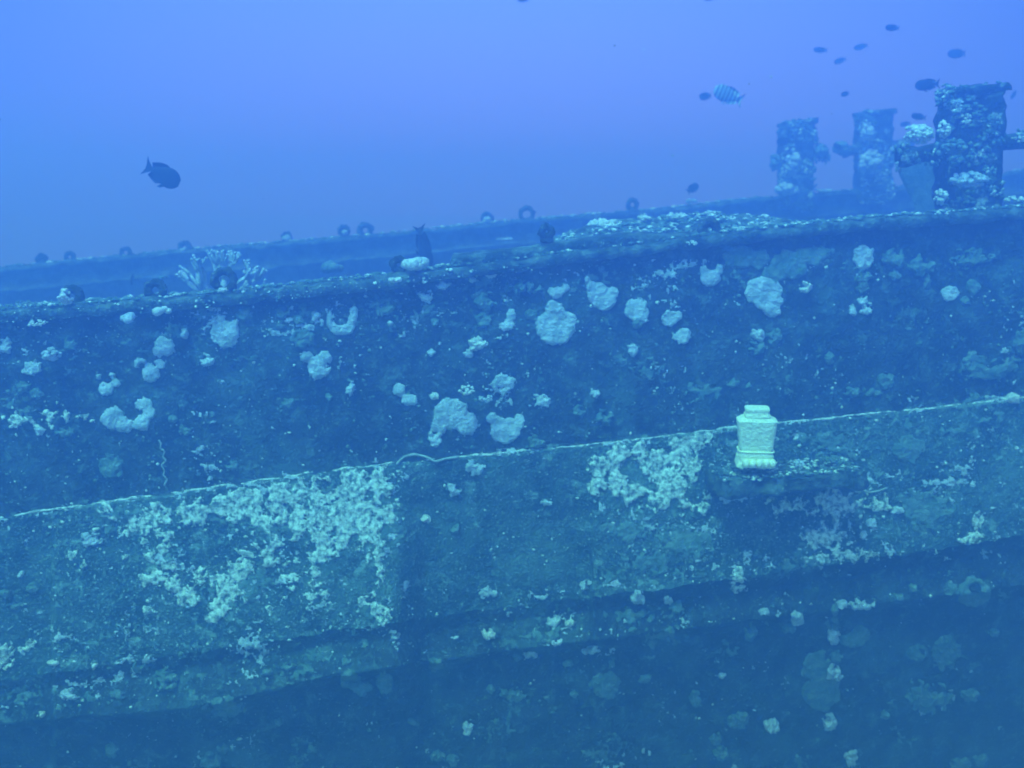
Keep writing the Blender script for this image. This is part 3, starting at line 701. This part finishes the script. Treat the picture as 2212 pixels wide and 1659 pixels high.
# ---------------------------------------------------------------- the carved pale block on the platform (plain stand-in)
def block():
    Y0 = 6.15; base = at(1632, 1003, Y0); k = base.y/F
    root = empty('carved_ornament', base)
    tag(root, 'pale yellow carved stone ornament standing on the platform, wide block over a banded base', 'ornament')
    rz = Euler((R(2), 0, R(-6))).to_matrix()
    def frustum(name, y0, y1, w0, w1, dd0, dd1, bands=0, ns=8, mat='stone', x=1630):
        mb = MB(); n = 28; rows = []
        for j in range(ns+1):
            t = j/ns; z = ((1003-(y0+(y1-y0)*t)))*k
            w = (w0+(w1-w0)*t)*k/2; d = (dd0+(dd1-dd0)*t)*k/2
            if bands: w *= 1+.05*math.sin(t*bands*math.pi*2); d *= 1+.05*math.sin(t*bands*math.pi*2)
            ring_ = []
            for i in range(n):
                a = 2*math.pi*(i+.5)/n; ca, sa = math.cos(a), math.sin(a); e = .28
                q = Vector((w*math.copysign(abs(ca)**e, ca), d*math.copysign(abs(sa)**e, sa), z))
                q += Vector((ca, sa, 0))*.004*fbm(q+Vector((y0, 0, 0)), 20)
                ring_.append(base+rz @ (q+Vector(((x-1632)*k, 0, 0))))
            rows.append(ring_+[ring_[0]])
        vs, fs = grid_mesh(rows); mb.add(vs, fs)
        mb.add(rows[-1][:-1], [tuple(range(n))]); mb.add(rows[0][:-1], [tuple(range(n-1, -1, -1))])
        return mb.build(name, MAT[mat], root)
    frustum('base', 1003, 983, 84, 78, 60, 56, 0)
    frustum('banded_foot', 984, 968, 72, 80, 50, 56, 1)
    frustum('neck', 969, 962, 66, 66, 44, 44, 0, 3)
    frustum('block', 962, 900, 72, 86, 46, 54, 0, 8)
    frustum('shoulder', 900, 893, 87, 60, 54, 44, 0, 3)
    frustum('lid', 893, 872, 54, 50, 42, 40, 1.5, 10)
    # rounded knuckles of the base
    for i, x in enumerate((1603, 1618, 1633, 1648, 1662)):
        mb = MB(); lump(mb, base+Vector(((x-1632)*k, -.088, .028)), (.022, .03, .03), 2, .15, 1.5, i); mb.build('base_boss', MAT['stone'], root)
block()

# ---------------------------------------------------------------- lines and wires
def wire(name, pts, r, label, cat, Yoff=-.03):
    mb = MB(); P = [surf(x, y)+Vector((0, Yoff, 0)) for x, y in pts]
    # smooth the run
    Q = []
    for i in range(len(P)-1):
        for s in range(5): Q.append(P[i].lerp(P[i+1], s/5))
    Q.append(P[-1]); Q = [Q[0]]+[(Q[i-1]+Q[i]*2+Q[i+1])/4 for i in range(1, len(Q)-1)]+[Q[-1]]
    tube(mb, Q, [r*(1+.3*fbm(q, 20)) for q in Q], 6)
    tag(mb.build(name, MAT['rope'], None, origin=P[0]), label, cat)
wire('rope', [(1826, 1028), (1838, 1042), (1854, 1054), (1874, 1061), (1894, 1058), (1912, 1051)], .006, 'thin pale rope sagging in a curve right of the platform', 'rope')
wire('rope', [(858, 1000), (872, 985), (895, 978), (925, 985), (940, 995), (965, 988), (990, 985)], .009, 'overgrown rope looped along the strake between the bright crusts', 'rope')
wire('growth_strand', [(346, 948), (352, 956), (349, 966), (360, 972), (355, 984), (362, 992), (352, 1002), (359, 1014), (356, 1024), (365, 1032), (358, 1046)], .006, 'stringy growth hanging down the dark side to the strake at left', 'strand')

# ---------------------------------------------------------------- small growth over everything (stuff)
def growth():
    rng = random.Random(3); mbd = MB(); mbp = MB()
    def put(mb, p, n, r, s):
        vs, fs = ico(1)
        q = Vector((0, 0, 1)).rotation_difference(n).to_matrix()
        k = [1+rng.uniform(-.35, .35) for _ in vs]
        sx, sy = rng.uniform(.7, 1.5), rng.uniform(.7, 1.3)
        mb.add([p+q @ Vector((v.x*r*sx*k[i], v.y*r*sy*k[i], v.z*r*.55*k[i])) for i, v in enumerate(vs)], fs)
    n = 0
    while n < 9000:
        u = rng.uniform(-250, 2460); v = rng.uniform(570, 1760)
        c = RAIL(u); s = STRAKE(u); a = CHINE(u)
        if v < c: continue
        dens = .10
        cl = noise.fractal(Vector((u*.011, v*.011, 2)), 1, 2, 4)
        dens += max(0, cl)*.5
        if v < c+26: dens = .9
        elif v < c+90: dens += .18
        elif s < v < a: dens += .30 if tilt(u) > .12 else .08
        if abs(v-s) < 6: dens += .4
        if u > 1900: dens *= .5
        if v > LOWER(u): dens *= .5
        if rng.random() > dens: continue
        n += 1
        r = rng.choice((.003, .003, .004, .004, .005, .006, .007, .010))*rng.uniform(.8, 1.3)
        if v < c+26: p = at(u, v, Y_NEAR-.085); nn = Vector((0, -.6, .8))
        else: p = surfd(u, v); nn = nrm(u, v)
        put(mbp if rng.random() < .28 else mbd, p, nn, r, 0)
    for k in range(900):  # on the rail's top
        u = rng.uniform(-250, 2460); p = at(u, RAIL(u)-1, Y_NEAR-.05)+Vector((0, rng.uniform(0, .28), .01))
        put(mbp if rng.random() < .3 else mbd, p, Vector((0, 0, 1)), rng.uniform(.008, .022), 0)
    for k in range(500):
        u = rng.uniform(-100, 2300); p = at(u, FARTOP(u), YF-.05)+Vector((0, rng.uniform(0, .15), .01))
        put(mbp if rng.random() < .3 else mbd, p, Vector((0, 0, 1)), rng.uniform(.012, .035), 0)
    for k in range(700):
        u = rng.uniform(1200, 1740); p = at(u, fr(u)+8, 6.85).lerp(at(u, bk(u), 7.7), rng.random())+Vector((0, 0, .03))
        put(mbp if rng.random() < .35 else mbd, p, Vector((0, 0, 1)), rng.uniform(.008, .024), 0)
    for m_, sc0, sd in encrust:
        cen = sum(m_.v, Vector((0, 0, 0)))/len(m_.v)
        for p in m_.v:
            x = noise.fractal(Vector(p)*5+Vector((sd, 0, 0)), 1, 2, 3)
            if x < .10 or p.y > cen.y+.05: continue
            for k in range(3 if p.y < 9 else 2):
                q = p+Vector((rng.uniform(-.03, .03), rng.uniform(-.015, .01), rng.uniform(-.03, .03)))
                put(mbp if x > .28 and rng.random() < .5 else mbd, q, (q-cen).normalized(), rng.uniform(.010, .024)*(1 if p.y < 9 else 1.3), 0)
    for k in range(500):  # on the platform's top
        q = Vector((rng.uniform(-.48, .48)*ln, rng.uniform(-.22, .16), .068+rng.uniform(-.01, .012)))
        put(mbp if rng.random() < .45 else mbd, mid+Vector((0, -.10, -.055))+shelf_rot @ q, Vector((0, 0, 1)), rng.uniform(.006, .020), 0)
    mbd.build('turf_growth', MAT['dim'], None)['kind'] = 'stuff'
    mbp.build('barnacle_growth', MAT['crust'], None)['kind'] = 'stuff'
growth()
def snow():
    rng = random.Random(9); mb = MB()
    for k in range(150):
        y = rng.uniform(2.6, 9); p = Vector((rng.uniform(-.5, .5)*y*1.2, y, rng.uniform(-.55, .2)*y))
        if y > 5.8 and p.z < -.3: continue
        vs, fs = ico(1); r = rng.uniform(.0012, .003)
        mb.add([p+v*r*rng.uniform(.7, 1.3) for v in vs], fs)
    mb.build('drifting_particles', MAT['crust'], None)['kind'] = 'stuff'
snow()

# ---------------------------------------------------------------- fish
def fish(x, y, L, ang, Y0, deep, label, mat='fish', heading=0, long_tail=False, turn=0, group='fish'):
    """heading 0: nose points to picture left, 1: right; ang tilts nose down (positive)"""
    Y0 *= 1.28; c = at(x, y, Y0); l = L/F*c.y; d = deep/F*c.y
    mb = MB(); n = 16; rows = []
    N = 14; body = .80
    for i in range(N+1):
        t = i/N; px = (-.5+t*body)*l
        hh = math.sin(math.pi*min(1, t*.96+.04)**.72)**.85
        hh = max(hh, .0); top = d/2*max(hh, .13 if t > .5 else .02); w = l*.085*max(math.sin(math.pi*min(1, t**.6*.98+.01)), .06)
        bend = .05*l*math.sin(t*2.2)*turn
        rows.append([Vector((px, w*math.cos(a)+bend, top*math.sin(a)*(1.0 if math.sin(a) > 0 else .96))) for a in [2*math.pi*k/n for k in range(n)]])
    for r_ in rows: r_.append(r_[0])
    vs, fs = grid_mesh(rows); mb.add(vs, fs)
    mb.add(rows[0][:-1], [tuple(range(n))]); mb.add(rows[-1][:-1], [tuple(range(n-1, -1, -1))])
    def fin(poly, th=.006):
        m = len(poly); a = [Vector((p[0]*l, th*l, p[1]*d)) for p in poly]; b = [Vector((p[0]*l, -th*l, p[1]*d)) for p in poly]
        mb.add(a+b, [tuple(range(m)), tuple(range(2*m-1, m-1, -1))]+[(i, (i+1) % m, m+(i+1) % m, m+i) for i in range(m)])
    fin([(.26, .07), (.40, .28), (.50, .50), (.44, .12), (.43, -.1), (.50, -.46), (.38, -.26), (.26, -.07)])     # tail
    fin([(-.30, .30), (-.18, .46), (-.04, .54), (.10, .52), (.22, .44), (.33, .33), (.27, .06), (.1, .2), (-.1, .3)])                        # back fin
    fin([(-.08, -.40), (.06, -.52), (.20, -.42), (.32, -.30), (.26, -.06), (.1, -.2)])                            # belly fin
    fin([(-.24, -.36), (-.10, -.60), (.0, -.62), (-.10, -.40)])                                                # pelvic fin
    rot = Matrix.Rotation(R(ang), 3, 'Y')
    if heading: rot = Matrix.Rotation(R(-ang), 3, 'Y') @ Matrix.Rotation(math.pi, 3, 'Z')
    if heading == 0: rot = Matrix.Rotation(R(-ang), 3, 'Y')
    else: rot = Matrix.Rotation(R(ang), 3, 'Y') @ Matrix.Rotation(math.pi, 3, 'Z')
    me = bpy.data.meshes.new('fish'); me.from_pydata(mb.v, [], mb.f); me.update()
    me.polygons.foreach_set('use_smooth', [True]*len(me.polygons)); me.materials.append(MAT[mat])
    o = bpy.data.objects.new('fish', me); o.location = c; o.rotation_euler = rot.to_euler(); link(o)
    tag(o, label, 'fish', group)
    if L > 45:
        for s in (-1, 1):
            e = MB(); lump(e, Vector((-.40*l, s*l*.045, .08*d)), l*.02, 1, 0)
            me = bpy.data.meshes.new('eye'); me.from_pydata(e.v, [], e.f); me.update(); me.materials.append(MAT['dim'])
            link(bpy.data.objects.new('eye', me), o)
    return o
G = 'fish swimming above the wreck'
fish(349, 377, 82, 27, 6.3, 44, 'dark fish alone in open water at left, nose tilted down', heading=1, group=G)
fish(915, 534, 98, 78, 6.6, 30, 'dark slim fish diving nose down beside the domed white coral', heading=1, turn=-1, group=G)
fish(1574, 206, 66, -22, 8.6, 34, 'pale fish with dark bars near the top of the picture', 'striped', group=G)
fish(1524, 208, 26, 5, 9.0, 15, 'small dim fish at the nose of the barred fish', group=G)
fish(2004, 183, 52, 5, 6.6, 23, 'largest dark fish of the right side, just left of the top of the large bitt', group=G)
fish(1985, 252, 32, -10, 7.6, 13, 'dark slim fish above the coral head on the large bitt', group=G)
fish(1956, 268, 22, 8, 10, 10, 'faint tiny fish just left of the slim fish over the coral head', group=G)
fish(1928, 60, 30, -4, 7.8, 13, 'dark fish nearest the top edge in the upper right corner group', group=G)
fish(2067, 116, 38, 0, 9.0, 18, 'rounded dim fish on its own at the upper right', group=G)
fish(1773, 108, 30, -4, 9.6, 11, 'dim slim fish leftmost of three in a small loose trio', group=G)
fish(1860, 101, 30, 12, 10.5, 12, 'faint fish at the right of the small loose trio', group=G)
fish(1815, 131, 26, 18, 10.5, 11, 'faint fish lowest of the small loose trio', group=G)
fish(1826, 203, 18, 12, 8.5, 10, 'tiny dark fish between the barred fish and the large dark fish', group=G)
fish(2190, 204, 20, 60, 9.5, 8, 'tiny fish tilted steeply right of the top of the large bitt', group=G)
fish(1496, 407, 28, -35, 8.8, 17, 'small dark fish above the far rail left of the distant bitts', heading=1, group=G)
fish(1810, 317, 22, -25, 8.8, 10, 'tiny dark fish in the gap between the arms of the distant bitts', group=G)
fish(1693, 306, 30, 0, 8.8, 16, 'dark fish passing in front of the left distant bitt', group=G)
fish(286, 603, 26, 78, 7.6, 7, 'tiny thin upright fish left of the second near ring', group=G)
fish(1532, -3, 24, 0, 9.0, 9, 'fish cut off by the top edge above the barred fish', group=G)
fish(1130, 0, 22, 0, 9.5, 9, 'fish cut off by the top edge near the middle', group=G)

# ---------------------------------------------------------------- labels for the smaller colonies: where each stands from a described one
used = {}
def where(x, y):
    best = sorted(named_centres, key=lambda c: math.hypot(c[0]-x, c[1]-y))
    return best
SHORT = ['notched round plate coral', 'round plate above the heart shaped coral', 'heart shaped coral', 'crescent coral', 'kidney shaped coral', 'coral with a hole', 'ragged ring coral', 'largest middle plate coral', 'lobed coral above the largest plate', 'pear shaped coral', 'round plate right of the pear shaped coral', 'comma shaped coral', 'plain coral under the comma shaped one', 'hook shaped coral', 'diamond shaped coral', 'shield shaped coral', 'arched coral', 'joined slanting lobes', 'two horned coral', 'large tapering coral', 'broad dim sheet', 'ragged dim sheet', 'coral heading the column', 'left even round coral', 'right even round coral', 'faint C shaped coral', 'triangular coral', 'open ringed coral', 'torn U shaped sheet', 'big dim coral of the hull bottom', 'tall faint sheet', 'oval dim coral', 'dim coral by the right plating']
def direction(dx, dy):
    a = math.degrees(math.atan2(-dy, dx)) % 360
    return ['right of', 'up and right of', 'above', 'up and left of', 'left of', 'down and left of', 'below', 'down and right of'][int((a+22.5)//45) % 8]
TONE = {'plate': 'pale', 'dim': 'dim green', 'pale': 'bright white', 'crust': 'pale'}
for o, x, y, size, mt in corals[n_crust:]:
    w = 'tiny' if size < 36 else 'small' if size < 48 else 'medium'
    shape = 'rounded' if abs(size-40) > 6 else 'ragged'
    order = sorted(range(len(NAMED)), key=lambda i: math.hypot(named_centres[i][0]-x, named_centres[i][1]-y))
    for i in order[:6]:
        dx = x-named_centres[i][0]; dy = y-named_centres[i][1]
        far = 'just ' if math.hypot(dx, dy) < 90 else '' if math.hypot(dx, dy) < 190 else 'well '
        lab = f'{w} {TONE[mt]} coral {far}{direction(dx, dy)} the {SHORT[i]}'.replace(' right of the pear shaped coral', ' by the pear shaped coral').replace('coral under the comma shaped one', 'coral under the comma')
        if lab not in used: break
    if len(lab.split()) > 16: lab = lab.replace(' of the hull bottom', '').replace('round plate above', 'plate above')
    used[lab] = 1
    tag(o, lab, 'coral', 'small corals on the ship side')

# ---------------------------------------------------------------- water between camera and wreck
mb = MB()
X, Ya, Yb, Z0, Z1 = 45, -12, 60, -6.6, 1.9
mb.add([(-X, Ya, Z0), (X, Ya, Z0), (X, Yb, Z0), (-X, Yb, Z0), (-X, Ya, Z1), (X, Ya, Z1), (X, Yb, Z1), (-X, Yb, Z1)],
       [(3, 2, 1, 0), (4, 5, 6, 7), (0, 1, 5, 4), (1, 2, 6, 5), (2, 3, 7, 6), (3, 0, 4, 7)])
hm = bpy.data.materials.new('sea_water_haze'); hm.use_nodes = True; N = hm.node_tree.nodes; N.clear()
pv = N.new('ShaderNodeVolumePrincipled'); ho = N.new('ShaderNodeOutputMaterial')
pv.inputs['Color'].default_value = (.25, .47, .99, 1); pv.inputs['Density'].default_value = .15
pv.inputs['Absorption Color'].default_value = (.86, .64, 1, 1)
pv.inputs['Anisotropy'].default_value = .6
hm.node_tree.links.new(pv.outputs[0], ho.inputs['Volume'])
hz = mb.build('haze', hm, None, origin=Vector((0, 0, 0)), smooth=False); hz['kind'] = 'stuff'
